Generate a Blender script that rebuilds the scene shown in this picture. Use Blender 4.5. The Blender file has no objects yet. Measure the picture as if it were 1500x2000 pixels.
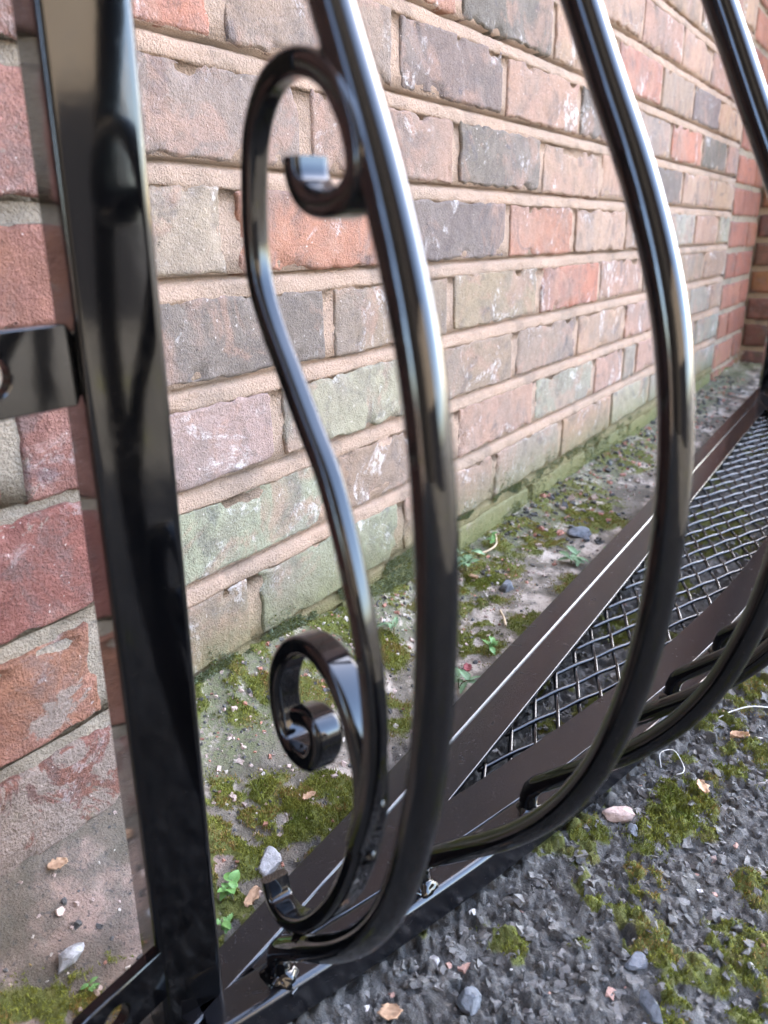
import bpy, bmesh, math, random
import numpy as np
from mathutils import Vector, Matrix

SC = bpy.context.scene
COL = SC.collection
# ------------------------------------------------------------------ camera
CAM_POS = Vector((0.0, -0.42347, 0.37859))
RIGHT = Vector((0.564078, -0.825563, -0.016164))
UP = Vector((0.287412, 0.177951, 0.941131))
FWD = Vector((0.774087, 0.535517, -0.337655))
cam_data = bpy.data.cameras.new("camera")
cam = bpy.data.objects.new("camera", cam_data)
COL.objects.link(cam)
M = Matrix((RIGHT, UP, -FWD)).transposed().to_4x4()
M.translation = CAM_POS
cam.matrix_world = M
cam_data.sensor_fit = 'VERTICAL'
cam_data.sensor_height = 36.0
cam_data.sensor_width = 27.0
cam_data.lens = 26.75
cam_data.clip_start = 0.01
cam_data.clip_end = 500.0
cam_data.dof.use_dof = True
cam_data.dof.focus_distance = 0.55
cam_data.dof.aperture_fstop = 9.5
SC.camera = cam
# ------------------------------------------------------------------ world, sun, exposure
SUN_DIR = Vector((0.78, 0.22, 0.58)).normalized()      # towards the sun
elev = math.asin(SUN_DIR.z)
azim = math.atan2(SUN_DIR.x, SUN_DIR.y)
world = bpy.data.worlds.new("World")
SC.world = world
world.use_nodes = True
wn = world.node_tree.nodes
bg = wn["Background"]
sky = wn.new("ShaderNodeTexSky")
sky.sky_type = 'NISHITA'
sky.sun_disc = False
sky.sun_elevation = elev
sky.sun_rotation = azim
sky.altitude = 100.0
sky.air_density = 0.8
sky.dust_density = 2.5
sky.ozone_density = 0.0
world.node_tree.links.new(sky.outputs[0], bg.inputs[0])
bg.inputs[1].default_value = 0.15
sun_data = bpy.data.lights.new("sun", 'SUN')
sun_data.energy = 4.0
sun_data.angle = math.radians(0.5)
sun_data.color = (1.0, 0.93, 0.84)
sun = bpy.data.objects.new("sun", sun_data)
COL.objects.link(sun)
sun.rotation_euler = SUN_DIR.to_track_quat('Z', 'Y').to_euler()
SC.view_settings.view_transform = 'Standard'
SC.view_settings.look = 'None'
SC.view_settings.exposure = 4.9
SC.view_settings.gamma = 1.0
SC.view_settings.use_curve_mapping = False
SC.render.engine = 'CYCLES'
SC.cycles.use_denoising = True
SC.cycles.max_bounces = 8
SC.cycles.diffuse_bounces = 4
SC.cycles.glossy_bounces = 5

random.seed(7)
RNG = np.random.default_rng(11)

# ------------------------------------------------------------------ noise
def _hash(ix, iy, seed):
    n = (ix.astype(np.int64) * 374761393 + iy.astype(np.int64) * 668265263 + seed * 1442695041) & 0x7fffffff
    n = ((n ^ (n >> 13)) * 1274126177) & 0x7fffffff
    n = n ^ (n >> 16)
    return (n & 0xffff) / 65535.0

def vnoise(x, y, seed=0):
    x = np.asarray(x, float); y = np.asarray(y, float)
    ix = np.floor(x); iy = np.floor(y)
    fx = x - ix; fy = y - iy
    ux = fx * fx * (3 - 2 * fx); uy = fy * fy * (3 - 2 * fy)
    a = _hash(ix, iy, seed); b = _hash(ix + 1, iy, seed)
    c = _hash(ix, iy + 1, seed); d = _hash(ix + 1, iy + 1, seed)
    return (a * (1 - ux) + b * ux) * (1 - uy) + (c * (1 - ux) + d * ux) * uy

def fbm(x, y, seed=0, octaves=4):
    v = 0.0; amp = 0.5; tot = 0.0
    for o in range(octaves):
        v = v + amp * vnoise(x * 2 ** o + 17.3 * o, y * 2 ** o + 9.1 * o, seed + o)
        tot += amp; amp *= 0.5
    return v / tot

def cells(x, y, seed):
    """nearest jittered cell: local offset, F1, F2, cell randoms"""
    ix = np.floor(x); iy = np.floor(y)
    f1 = np.full(x.shape, 9.0); f2 = np.full(x.shape, 9.0)
    ox = np.zeros_like(x); oy = np.zeros_like(x); cx = np.zeros_like(x); cy = np.zeros_like(x)
    for dx in (-1, 0, 1):
        for dy in (-1, 0, 1):
            jx = ix + dx; jy = iy + dy
            px = jx + 0.1 + 0.8 * _hash(jx, jy, seed); py = jy + 0.1 + 0.8 * _hash(jx, jy, seed + 5)
            ex = x - px; ey = y - py
            d = np.sqrt(ex * ex + ey * ey)
            m = d < f1
            f2 = np.where(m, f1, np.minimum(f2, d))
            f1 = np.where(m, d, f1)
            ox = np.where(m, ex, ox); oy = np.where(m, ey, oy)
            cx = np.where(m, jx, cx); cy = np.where(m, jy, cy)
    return ox, oy, f1, f2, cx, cy

def sstep(a, b, x):
    t = np.clip((x - a) / (b - a), 0, 1)
    return t * t * (3 - 2 * t)

# ------------------------------------------------------------------ object helpers
def link(o, parent=None):
    COL.objects.link(o)
    if parent is not None:
        o.parent = parent
    return o

def tag(o, label=None, cat=None, group=None, kind=None):
    if label: o["label"] = label
    if cat: o["category"] = cat
    if group: o["group"] = group
    if kind: o["kind"] = kind
    return o

def empty(name, loc=(0, 0, 0), rz=0.0):
    o = bpy.data.objects.new(name, None)
    o.empty_display_size = 0.05
    o.location = loc
    o.rotation_euler = (0, 0, rz)
    return link(o)

def mesh_obj(name, verts, faces, mat, parent=None, smooth=True):
    me = bpy.data.meshes.new(name)
    me.from_pydata([tuple(v) for v in verts], [], faces)
    me.update()
    if smooth:
        me.polygons.foreach_set("use_smooth", [True] * len(me.polygons))
    if mat: me.materials.append(mat)
    o = bpy.data.objects.new(name, me)
    return link(o, parent)

def grid_faces(nu, nv, off=0):
    """verts laid out [v][u]"""
    j, i = np.meshgrid(np.arange(nv - 1), np.arange(nu - 1), indexing='ij')
    a = (j * nu + i + off).ravel()
    return np.stack([a, a + 1, a + 1 + nu, a + nu], 1)

def fast_mesh(name, V, F, mat, parent=None, smooth=True, attrs=None):
    V = np.asarray(V, np.float32); F = np.asarray(F, np.int32)
    me = bpy.data.meshes.new(name)
    k = F.shape[1]
    me.vertices.add(len(V)); me.loops.add(F.size); me.polygons.add(len(F))
    me.vertices.foreach_set("co", V.ravel())
    me.loops.foreach_set("vertex_index", F.ravel())
    me.polygons.foreach_set("loop_start", np.arange(0, F.size, k, dtype=np.int32))
    me.polygons.foreach_set("use_smooth", np.full(len(F), smooth))
    me.update(calc_edges=True)
    if attrs:
        for an, arr in attrs.items():
            at = me.color_attributes.new(an, 'FLOAT_COLOR', 'POINT')
            at.data.foreach_set("color", np.asarray(arr, np.float32).ravel())
    me.validate()
    if mat: me.materials.append(mat)
    return link(bpy.data.objects.new(name, me), parent)

def catmull(P, n):
    P = np.asarray(P, float)
    Q = np.vstack([2 * P[0] - P[1], P, 2 * P[-1] - P[-2]])
    out = []
    for i in range(1, len(Q) - 2):
        p0, p1, p2, p3 = Q[i - 1:i + 3]
        for t in np.linspace(0, 1, 12, endpoint=False):
            out.append(0.5 * ((2 * p1) + (-p0 + p2) * t + (2 * p0 - 5 * p1 + 4 * p2 - p3) * t * t + (-p0 + 3 * p1 - 3 * p2 + p3) * t ** 3))
    out.append(Q[-2])
    out = np.array(out)
    d = np.r_[0, np.cumsum(np.linalg.norm(np.diff(out, axis=0), axis=1))]
    s = np.linspace(0, d[-1], n)
    return np.stack([np.interp(s, d, out[:, k]) for k in range(out.shape[1])], 1)

def smooth_pts(P, it, lo=0, hi=None):
    P = P.copy(); hi = hi or len(P)
    for _ in range(it):
        Q = P.copy()
        Q[1:-1] = 0.25 * P[:-2] + 0.5 * P[1:-1] + 0.25 * P[2:]
        m = np.zeros(len(P), bool); m[max(1, lo):hi - 1] = True
        P[m] = Q[m]
    return P

def sweep(path, section, side=None, cap=True):
    """sweep closed 2-D section (a along 'n', b along 'b') along path. side: fixed binormal"""
    path = np.asarray(path, float); m = len(section); n = len(path)
    T = np.gradient(path, axis=0); T /= np.linalg.norm(T, axis=1)[:, None]
    V = []
    if side is None:
        nrm = np.cross(T[0], [0, 0, 1.0])
        if np.linalg.norm(nrm) < 1e-3: nrm = np.cross(T[0], [0, 1.0, 0])
        nrm /= np.linalg.norm(nrm)
    for i in range(n):
        if side is not None:
            b = np.asarray(side, float); nn = np.cross(b, T[i]); nn /= np.linalg.norm(nn)
        else:
            nrm = nrm - T[i] * (nrm @ T[i]); nrm /= np.linalg.norm(nrm)
            nn = nrm; b = np.cross(T[i], nn)
        for (a, c) in section:
            V.append(path[i] + nn * a + b * c)
    F = []
    for i in range(n - 1):
        for k in range(m):
            k2 = (k + 1) % m
            F.append((i * m + k, i * m + k2, (i + 1) * m + k2, (i + 1) * m + k))
    if cap:
        F.append(tuple(range(m - 1, -1, -1)))
        F.append(tuple((n - 1) * m + k for k in range(m)))
    return V, F

def circle_sec(r, n):
    return [(r * math.cos(2 * math.pi * k / n), r * math.sin(2 * math.pi * k / n)) for k in range(n)]

def rrect_sec(w, h, r, n=4):
    out = []
    for cx, cy, a0 in ((w / 2 - r, h / 2 - r, 0), (-w / 2 + r, h / 2 - r, 90), (-w / 2 + r, -h / 2 + r, 180), (w / 2 - r, -h / 2 + r, 270)):
        for k in range(n + 1):
            a = math.radians(a0 + 90 * k / n)
            out.append((cx + r * math.cos(a), cy + r * math.sin(a)))
    return out

def add_bevel_normals(o):
    m = o.modifiers.new("wn", 'WEIGHTED_NORMAL'); m.keep_sharp = True; m.weight = 100; m.mode = 'FACE_AREA'

# ------------------------------------------------------------------ materials
class N:
    def __init__(s, name):
        s.m = bpy.data.materials.new(name); s.m.use_nodes = True
        s.t = s.m.node_tree; s.n = s.t.nodes
        s.b = s.n["Principled BSDF"]; s.out = s.n["Material Output"]
    def add(s, typ, **kw):
        nd = s.n.new(typ)
        for k, v in kw.items(): setattr(nd, k, v)
        return nd
    def set(s, sock, v):
        if isinstance(v, bpy.types.NodeSocket): s.t.links.new(v, sock)
        else: sock.default_value = v
    def noise(s, vec, scale, detail=4, rough=0.55, dist=0.0):
        nd = s.add("ShaderNodeTexNoise"); nd.inputs["Scale"].default_value = scale
        nd.inputs["Detail"].default_value = detail; nd.inputs["Roughness"].default_value = rough
        nd.inputs["Distortion"].default_value = dist
        s.set(nd.inputs["Vector"], vec); return nd.outputs["Fac"]
    def voro(s, vec, scale, feature='F1'):
        nd = s.add("ShaderNodeTexVoronoi", feature=feature); nd.inputs["Scale"].default_value = scale
        s.set(nd.inputs["Vector"], vec); return nd.outputs["Distance"]
    def ramp(s, fac, a, b):
        nd = s.add("ShaderNodeMapRange", interpolation_type='SMOOTHSTEP')
        s.set(nd.inputs["Value"], fac); nd.inputs["From Min"].default_value = a; nd.inputs["From Max"].default_value = b
        return nd.outputs["Result"]
    def math(s, op, a, b=0.0):
        nd = s.add("ShaderNodeMath", operation=op); s.set(nd.inputs[0], a); s.set(nd.inputs[1], b); return nd.outputs[0]
    def mix(s, fac, a, b, blend='MIX'):
        nd = s.add("ShaderNodeMix", data_type='RGBA', blend_type=blend)
        s.set(nd.inputs[0], fac)
        for sock, v in ((nd.inputs[6], a), (nd.inputs[7], b)):
            s.set(sock, v if isinstance(v, bpy.types.NodeSocket) else (*v, 1.0))
        return nd.outputs[2]
    def scale(s, col, f):
        return s.mix(1.0, col, s.grey(f), 'MULTIPLY')
    def grey(s, f):
        nd = s.add("ShaderNodeCombineColor"); 
        for k in range(3): s.set(nd.inputs[k], f)
        return nd.outputs[0]
    def bump(s, h, dist, strength=1.0, normal=None):
        nd = s.add("ShaderNodeBump"); nd.inputs["Distance"].default_value = dist; nd.inputs["Strength"].default_value = strength
        s.set(nd.inputs["Height"], h)
        if normal is not None: s.set(nd.inputs["Normal"], normal)
        return nd.outputs["Normal"]
    def coords(s, rand=True):
        tc = s.add("ShaderNodeTexCoord").outputs["Object"]
        if not rand: return tc
        oi = s.add("ShaderNodeObjectInfo")
        v = s.add("ShaderNodeCombineXYZ")
        s.set(v.inputs[0], s.math('MULTIPLY', oi.outputs["Random"], 37.0))
        s.set(v.inputs[1], s.math('MULTIPLY', oi.outputs["Random"], 91.0))
        s.set(v.inputs[2], s.math('MULTIPLY', oi.outputs["Random"], 53.0))
        va = s.add("ShaderNodeVectorMath", operation='ADD')
        s.set(va.inputs[0], tc); s.set(va.inputs[1], v.outputs[0])
        return va.outputs[0]
    def pos(s):
        return s.add("ShaderNodeNewGeometry").outputs["Position"]
    def sep(s, v):
        nd = s.add("ShaderNodeSeparateXYZ"); s.set(nd.inputs[0], v); return nd.outputs
    def fin(s, col, rough, normal=None, spec=0.3):
        s.set(s.b.inputs["Base Color"], col if isinstance(col, bpy.types.NodeSocket) else (*col, 1.0))
        s.set(s.b.inputs["Roughness"], rough)
        s.b.inputs["Specular IOR Level"].default_value = spec
        if normal is not None: s.set(s.b.inputs["Normal"], normal)
        return s.m

MOSS_A = (0.075, 0.095, 0.020); MOSS_B = (0.135, 0.125, 0.028)

def moss_fac(m, z0, z1, amt=0.5):
    """moss that creeps up from the foot of a wall, ragged"""
    P = m.pos(); z = m.sep(P)[2]
    low = m.ramp(z, z1, z0)
    n = m.noise(P, 22, 5, 0.65)
    f = m.math('MULTIPLY', low, m.ramp(n, 0.60 - amt * 0.35, 0.72 - amt * 0.35))
    return f

def mat_brick(name, second, amount, effl, rough_bump=1.0, moss=0.0, smear=None, pink=(0.38, 0.235, 0.185)):
    m = N(name)
    v = m.coords()
    oi = m.add("ShaderNodeObjectInfo").outputs["Color"]
    big = m.noise(v, 11, 5, 0.62, 0.4)
    c = m.mix(m.math('MULTIPLY', m.ramp(big, 0.42, 0.68), amount), oi, second)
    blush = m.noise(v, 15, 5, 0.7, 0.8)
    c = m.mix(m.math('MULTIPLY', m.ramp(blush, 0.50, 0.62), 0.5), c, pink)
    soot = m.math('MULTIPLY', m.ramp(m.noise(v, 24, 6, 0.75, 0.5), 0.50, 0.66), 0.5)
    c = m.mix(soot, c, (0.11, 0.09, 0.082))
    mid = m.noise(v, 60, 5, 0.6)
    c = m.scale(c, m.math('ADD', 0.72, m.math('MULTIPLY', mid, 0.56)))
    fine = m.noise(v, 620, 3, 0.6)
    c = m.scale(c, m.math('ADD', 0.74, m.math('MULTIPLY', fine, 0.52)))
    # bluish-black kiln flashes
    fl = m.ramp(m.noise(v, 17, 4, 0.6, 1.0), 0.60, 0.70)
    c = m.mix(m.math('MULTIPLY', fl, 0.45), c, (0.075, 0.07, 0.08))
    # rusty fresh chips
    chip = m.ramp(m.noise(v, 34, 6, 0.7, 0.6), 0.70, 0.74)
    c = m.mix(m.math('MULTIPLY', chip, 0.6), c, (0.34, 0.15, 0.10))
    # pale lime bloom
    e1 = m.math('MULTIPLY', m.ramp(m.noise(v, 13, 6, 0.75, 0.8), 0.55, 0.66), m.ramp(m.noise(v, 150, 4, 0.65), 0.42, 0.56))
    c = m.mix(m.math('MULTIPLY', e1, effl), c, (0.60, 0.56, 0.53))
    # pin specks
    sp = m.ramp(m.noise(v, 300, 2, 0.5), 0.71, 0.75)
    c = m.mix(m.math('MULTIPLY', sp, 0.6), c, (0.58, 0.50, 0.44))
    pit = m.ramp(m.noise(v, 210, 3, 0.6), 0.30, 0.25)
    c = m.mix(m.math('MULTIPLY', pit, 0.55), c, (0.055, 0.04, 0.035))
    if smear:
        P = m.pos(); z = m.sep(P)[2]
        low = m.ramp(z, 0.21, 0.03)
        f = m.ramp(m.math('ADD', m.noise(P, 26, 6, 0.7, 0.8), m.math('MULTIPLY', low, 0.20)), 0.62, 0.67)
        c = m.mix(f, c, m.scale(m.mix(m.noise(P, 40, 4), smear, (0.17, 0.13, 0.105)), m.math('ADD', 0.55, m.math('MULTIPLY', m.noise(P, 420, 4, 0.65), 0.9))))
    if moss > 0.5:
        P = m.pos(); z = m.sep(P)[2]
        gf = m.math('MULTIPLY', m.ramp(m.math('ADD', z, m.math('MULTIPLY', m.noise(P, 14, 5, 0.65), 0.11)), 0.19, 0.06), m.ramp(m.noise(P, 110, 6, 0.75), 0.38, 0.58))
        c = m.mix(m.math('MULTIPLY', gf, 0.6), c, (0.15, 0.132, 0.092))
    if moss:
        f = moss_fac(m, 0.0, 0.12, moss)
        mc = m.mix(m.noise(v, 120, 3), MOSS_A, MOSS_B)
        c = m.mix(m.math('MULTIPLY', f, 0.85), c, mc)
    # creases
    wv = m.noise(v, 28, 6, 0.7, 1.6)
    crease = m.math('ABSOLUTE', m.math('SUBTRACT', wv, 0.5))
    cr = m.ramp(crease, 0.0, 0.012)
    c = m.mix(m.math('MULTIPLY', m.math('SUBTRACT', 1.0, cr), m.math('MULTIPLY', m.ramp(m.noise(v, 9, 3), 0.56, 0.66), 0.5)), c, (0.04, 0.03, 0.03))
    h = m.math('ADD', m.math('MULTIPLY', m.noise(v, 95, 6, 0.75), 1.3), m.math('MULTIPLY', fine, 0.6))
    h = m.math('ADD', h, m.math('MULTIPLY', cr, 0.10))
    h = m.math('SUBTRACT', h, m.math('MULTIPLY', pit, 0.8))
    nrm = m.bump(h, 0.0022 * rough_bump, 0.9)
    return m.fin(c, 0.88, nrm, 0.25)

def mat_mortar(name, a, b, moss=0.0, dark=0.0):
    m = N(name)
    v = m.coords(False)
    c = m.mix(m.ramp(m.noise(v, 7, 4, 0.6), 0.35, 0.65), a, b)
    fine = m.noise(v, 520, 4, 0.7)
    c = m.scale(c, m.math('ADD', 0.66, m.math('MULTIPLY', fine, 0.68)))
    sp = m.ramp(m.noise(v, 380, 2, 0.5), 0.30, 0.26)
    c = m.mix(m.math('MULTIPLY', sp, 0.5), c, (0.12, 0.07, 0.045))
    if dark:
        c = m.mix(m.math('MULTIPLY', m.ramp(m.noise(v, 16, 5, 0.65), 0.5, 0.65), dark), c, (0.11, 0.098, 0.085))
    if moss > 0.5:
        P = m.pos(); z = m.sep(P)[2]
        gf = m.math('MULTIPLY', m.ramp(m.math('ADD', z, m.math('MULTIPLY', m.noise(P, 14, 5, 0.65), 0.11)), 0.19, 0.06), m.ramp(m.noise(P, 110, 6, 0.75), 0.38, 0.58))
        c = m.mix(m.math('MULTIPLY', gf, 0.6), c, (0.15, 0.132, 0.092))
    if moss:
        f = moss_fac(m, 0.0, 0.13, moss)
        mc = m.mix(m.noise(v, 120, 3), MOSS_A, MOSS_B)
        c = m.mix(m.math('MULTIPLY', f, 0.9), c, mc)
    h = m.math('ADD', fine, m.math('MULTIPLY', m.noise(v, 130, 5, 0.65), 1.0))
    return m.fin(c, 0.95, m.bump(h, 0.0034, 1.0), 0.15)

M_BRICK = mat_brick("weathered_brick", (0.19, 0.152, 0.128), 0.6, 0.62, 1.3, moss=0.85, pink=(0.31, 0.185, 0.135))
M_BRICK_OLD = mat_brick("old_red_brick", (0.19, 0.085, 0.068), 0.7, 0.25, 2.2, moss=0.05, smear=(0.27, 0.20, 0.16), pink=(0.30, 0.15, 0.115))
M_BRICK_RED = mat_brick("red_brick", (0.16, 0.07, 0.055), 0.6, 0.12, 1.0, moss=0.25, pink=(0.24, 0.11, 0.08))
M_MORTAR = mat_mortar("sandy_pink_mortar", (0.46, 0.315, 0.228), (0.38, 0.275, 0.205), moss=0.9, dark=0.35)
M_MORTAR_OLD = mat_mortar("grey_lime_mortar", (0.34, 0.275, 0.205), (0.26, 0.215, 0.165), moss=0.15, dark=0.5)

def mat_upper(name):
    m = N(name)
    v = m.coords(False)
    mp = m.add("ShaderNodeMapping"); mp.inputs["Rotation"].default_value = (math.radians(90), 0, 0)
    m.set(mp.inputs["Vector"], v)
    b = m.add("ShaderNodeTexBrick")
    b.inputs["Scale"].default_value = 1.0
    b.inputs["Brick Width"].default_value = 0.225; b.inputs["Row Height"].default_value = 0.075
    b.inputs["Mortar Size"].default_value = 0.006
    b.inputs["Color1"].default_value = (0.30, 0.15, 0.12, 1); b.inputs["Color2"].default_value = (0.20, 0.16, 0.155, 1)
    b.inputs["Mortar"].default_value = (0.48, 0.36, 0.28, 1)
    m.set(b.inputs["Vector"], mp.outputs[0])
    return m.fin(b.outputs[0], 0.9, None, 0.2)
M_UPPER = mat_upper("distant_brickwork")

def mat_black(name="gloss_black_paint", r0=0.022, r1=0.06):
    m = N(name)
    v = m.coords(False)
    n = m.noise(v, 45, 3, 0.5)
    blot = m.ramp(m.noise(v, 38, 6, 0.75), 0.50, 0.78)
    r = m.math('ADD', r0, m.math('MULTIPLY', blot, r1))
    speck = m.ramp(m.noise(v, 1100, 2, 0.5), 0.74, 0.79)
    film = m.math('MULTIPLY', m.ramp(m.noise(v, 26, 5, 0.7), 0.55, 0.75), 0.004)
    c = m.mix(m.math('ADD', m.math('MULTIPLY', speck, 0.30), film), (0.0012, 0.0012, 0.0015), (0.22, 0.19, 0.16))
    run = m.noise(v, 160, 2, 0.5)
    m.b.inputs["IOR"].default_value = 1.48
    return m.fin(c, r, m.bump(m.math('ADD', n, m.math('MULTIPLY', run, 0.12)), 0.0004, 0.14), 0.5)
M_BLACK = mat_black()
M_POST = mat_black("satin_black_paint", 0.085, 0.11)
def mat_wire():
    m = N("black_wire")
    m.b.inputs["IOR"].default_value = 1.45
    return m.fin((0.004, 0.004, 0.005), 0.22, None, 0.5)
M_WIRE = mat_wire()

def mat_tray():
    m = N("dusty_black_paint")
    v = m.coords(False)
    dust = m.ramp(m.noise(v, 900, 2, 0.5), 0.70, 0.76)
    c = m.mix(m.math('MULTIPLY', dust, 0.35), (0.004, 0.004, 0.005), (0.25, 0.2, 0.17))
    scr = m.ramp(m.noise(v, 70, 6, 0.75, 1.0), 0.60, 0.70)
    r = m.math('ADD', 0.20, m.math('MULTIPLY', scr, 0.15))
    m.b.inputs["IOR"].default_value = 1.55
    return m.fin(c, r, m.bump(m.noise(v, 40, 2), 0.0003, 0.1), 0.5)
M_TRAY = mat_tray()

def mat_plain(name, a, b, rough=0.8, scale=90, spec=0.25, bump=0.001, transl=False):
    m = N(name)
    v = m.coords()
    n = m.noise(v, scale, 5, 0.65)
    c = m.mix(m.ramp(n, 0.35, 0.65), a, b)
    c = m.scale(c, m.math('ADD', 0.75, m.math('MULTIPLY', m.noise(v, scale * 5, 3), 0.5)))
    return m.fin(c, rough, m.bump(n, bump, 0.8), spec)

def mat_attr(name, attr, rough=0.85, spec=0.25, bump=0.0):
    m = N(name)
    a = m.add("ShaderNodeVertexColor", layer_name=attr)
    c = a.outputs["Color"]
    P = m.pos()
    n = m.noise(P, 900, 4, 0.65)
    c = m.scale(c, m.math('ADD', 0.7, m.math('MULTIPLY', n, 0.6)))
    nr = m.bump(m.noise(P, 420, 5, 0.7), bump, 1.0) if bump else None
    return m.fin(c, rough, nr, spec)
M_CHIPS = mat_attr("stone_chips", "tint", 0.75, 0.4, 0.0012)
M_MOSS = mat_attr("moss", "tint", 0.9, 0.1)

# ------------------------------------------------------------------ brick walls
BH, BED = 0.062, 0.013

def brick_mesh(L, H, seed, step, wear=1.0, D=0.022):
    nx = max(6, int(L / step)); nz = max(4, int(H / step))
    u = np.linspace(0, 1, nx + 1); w = np.linspace(0, 1, nz + 1)
    # cluster near the arrises
    u = u + 0.0; 
    e = 0.0022 / L; u[0] = 0; u = np.r_[0, e, u[1:-1], 1 - e, 1]
    e = 0.0022 / H; w = np.r_[0, e, w[1:-1], 1 - e, 1]
    U, W = np.meshgrid(u, w)
    x = U * L; z = W * H
    sx = seed * 3.17; sz = seed * 1.71
    # ragged outline
    n1 = fbm(x * 90 + sx, z * 90 + sz, 3, 3) - 0.5
    n2 = fbm(x * 28 + sx, z * 28 + sz, 9, 3) - 0.5
    edge = np.minimum(np.minimum(x, L - x), np.minimum(z, H - z))
    fall = np.clip(1 - edge / 0.008, 0, 1)
    rag = (0.0006 + 0.0050 * np.clip(n1 + 0.6 * n2 + 0.12, 0, 1)) * wear
    toward_x = np.where(x < L / 2, 1, -1) * np.clip(1 - np.minimum(x, L - x) / 0.008, 0, 1)
    toward_z = np.where(z < H / 2, 1, -1) * np.clip(1 - np.minimum(z, H - z) / 0.008, 0, 1)
    X = x + toward_x * rag; Z = z + toward_z * rag
    y = -0.0016 * wear * (fbm(x * 22 + sx, z * 22 + sz, 21, 4) - 0.5) - 0.0007 * (fbm(x * 160 + sx, z * 160 + sz, 5, 2) - 0.5)
    y = y + 0.0018 * wear * np.clip(1 - edge / 0.0028, 0, 1) ** 2
    chip = np.clip(fbm(x * 45 + sx, z * 45 + sz, 33, 3) - 0.60, 0, 1) * np.clip(1 - edge / 0.016, 0, 1)
    y = y + chip * 0.022 * wear
    nu, nv = len(u), len(w)
    V = np.stack([X, y, Z], -1).reshape(-1, 3)
    F = [tuple(f) for f in grid_faces(nu, nv)]
    ring = list(range(nu)) + [r * nu + nu - 1 for r in range(1, nv)] + [(nv - 1) * nu + i for i in range(nu - 2, -1, -1)] + [r * nu for r in range(nv - 2, 0, -1)]
    base = len(V)
    back = V[ring].copy(); back[:, 1] = D
    V = np.vstack([V, back])
    n = len(ring)
    for i in range(n):
        j = (i + 1) % n
        F.append((ring[j], ring[i], base + i, base + j))
    return V, F

_brick_seed = [0]
def make_brick(root, x0, x1, z0, h, color, mat, step, proud=0.0, wear=1.0):
    _brick_seed[0] += 1
    V, F = brick_mesh(x1 - x0, h, _brick_seed[0], step, wear)
    o = mesh_obj("brick", V, F, mat, root)
    rr = random.Random(_brick_seed[0])
    o.location = (x0, -proud + rr.uniform(-0.0010, 0.0010), z0 + rr.uniform(-0.0014, 0.0012))
    o.rotation_euler = (rr.uniform(-0.012, 0.012), rr.uniform(-0.006, 0.006), rr.uniform(-0.006, 0.006))
    o.color = (color[0] * 0.83, color[1] * 0.82, color[2] * 0.74, 1.0)
    return o

def mortar_sheet(root, x0, x1, courses, mat, ustep, struck=True, recess=0.001, bed=BED, seed=0, rough=1.0):
    """courses: list of (z_bottom, brick_height); heightfield that lies behind the brick faces and slopes out at each bed"""
    us = np.arange(x0, x1 + ustep, ustep)
    rows = []
    for zb, h in courses:
        for f in (0.02, 0.25, 0.5, 0.75, 0.95):
            rows.append((zb + h * f, 'b', 0))
        for f in (0.0, 0.18, 0.36, 0.54, 0.72, 0.88, 1.0):
            rows.append((zb + h - 0.0042 + (bed + 0.0047) * f, 'm', f))
    zz = np.array([r[0] for r in rows])
    Y = np.zeros((len(rows), len(us)))
    for i, (z, k, f) in enumerate(rows):
        n = fbm(us * 55, np.full_like(us, z * 140), seed + 3, 4) - 0.5
        n2 = fbm(us * 9, np.full_like(us, z * 30), seed + 8, 3) - 0.5
        if k == 'b':
            Y[i] = recess + 0.0016 * rough * n + 0.0006 * rough * n2
        elif struck:
            Y[i] = -0.0010 + 0.0012 * min(f / 0.6, 1) + (0.0016 if f < 0.1 else 0.0) + 0.0120 * max(0, (f - 0.70) / 0.30) ** 1.3 + 0.0046 * rough * n + 0.0026 * rough * n2
        else:
            Y[i] = recess + 0.002 + 0.0050 * rough * n + 0.004 * rough * n2
    zoff = np.stack([(0.0052 if rows[i][1] == 'm' and rows[i][2] < 0.3 else 0.0020) * (fbm(us * 30, np.full_like(us, i * 3.3), seed + 40, 3) - 0.5) for i in range(len(rows))])
    V = np.stack([np.broadcast_to(us, Y.shape), Y, zz[:, None] + zoff], -1).reshape(-1, 3)
    F = grid_faces(len(us), len(rows))
    return fast_mesh("mortar", V, F, mat, root)

TYPES = {  # real-world base colours of the bricks
    'R': (0.38, 0.172, 0.128), 'P': (0.37, 0.235, 0.180), 'L': (0.31, 0.225, 0.195), 'D': (0.165, 0.132, 0.122),
    'G': (0.30, 0.255, 0.205), 'B': (0.275, 0.20, 0.152), 'N': (0.27, 0.26, 0.192), 'K': (0.42, 0.29, 0.225),
    'S': (0.27, 0.25, 0.218),
}
def jitter(c, s, k=0.10):
    r = random.Random(s)
    f = 1 + r.uniform(-k, k)
    return tuple(max(0.01, x * f * (1 + r.uniform(-0.05, 0.05))) for x in c)

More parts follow.
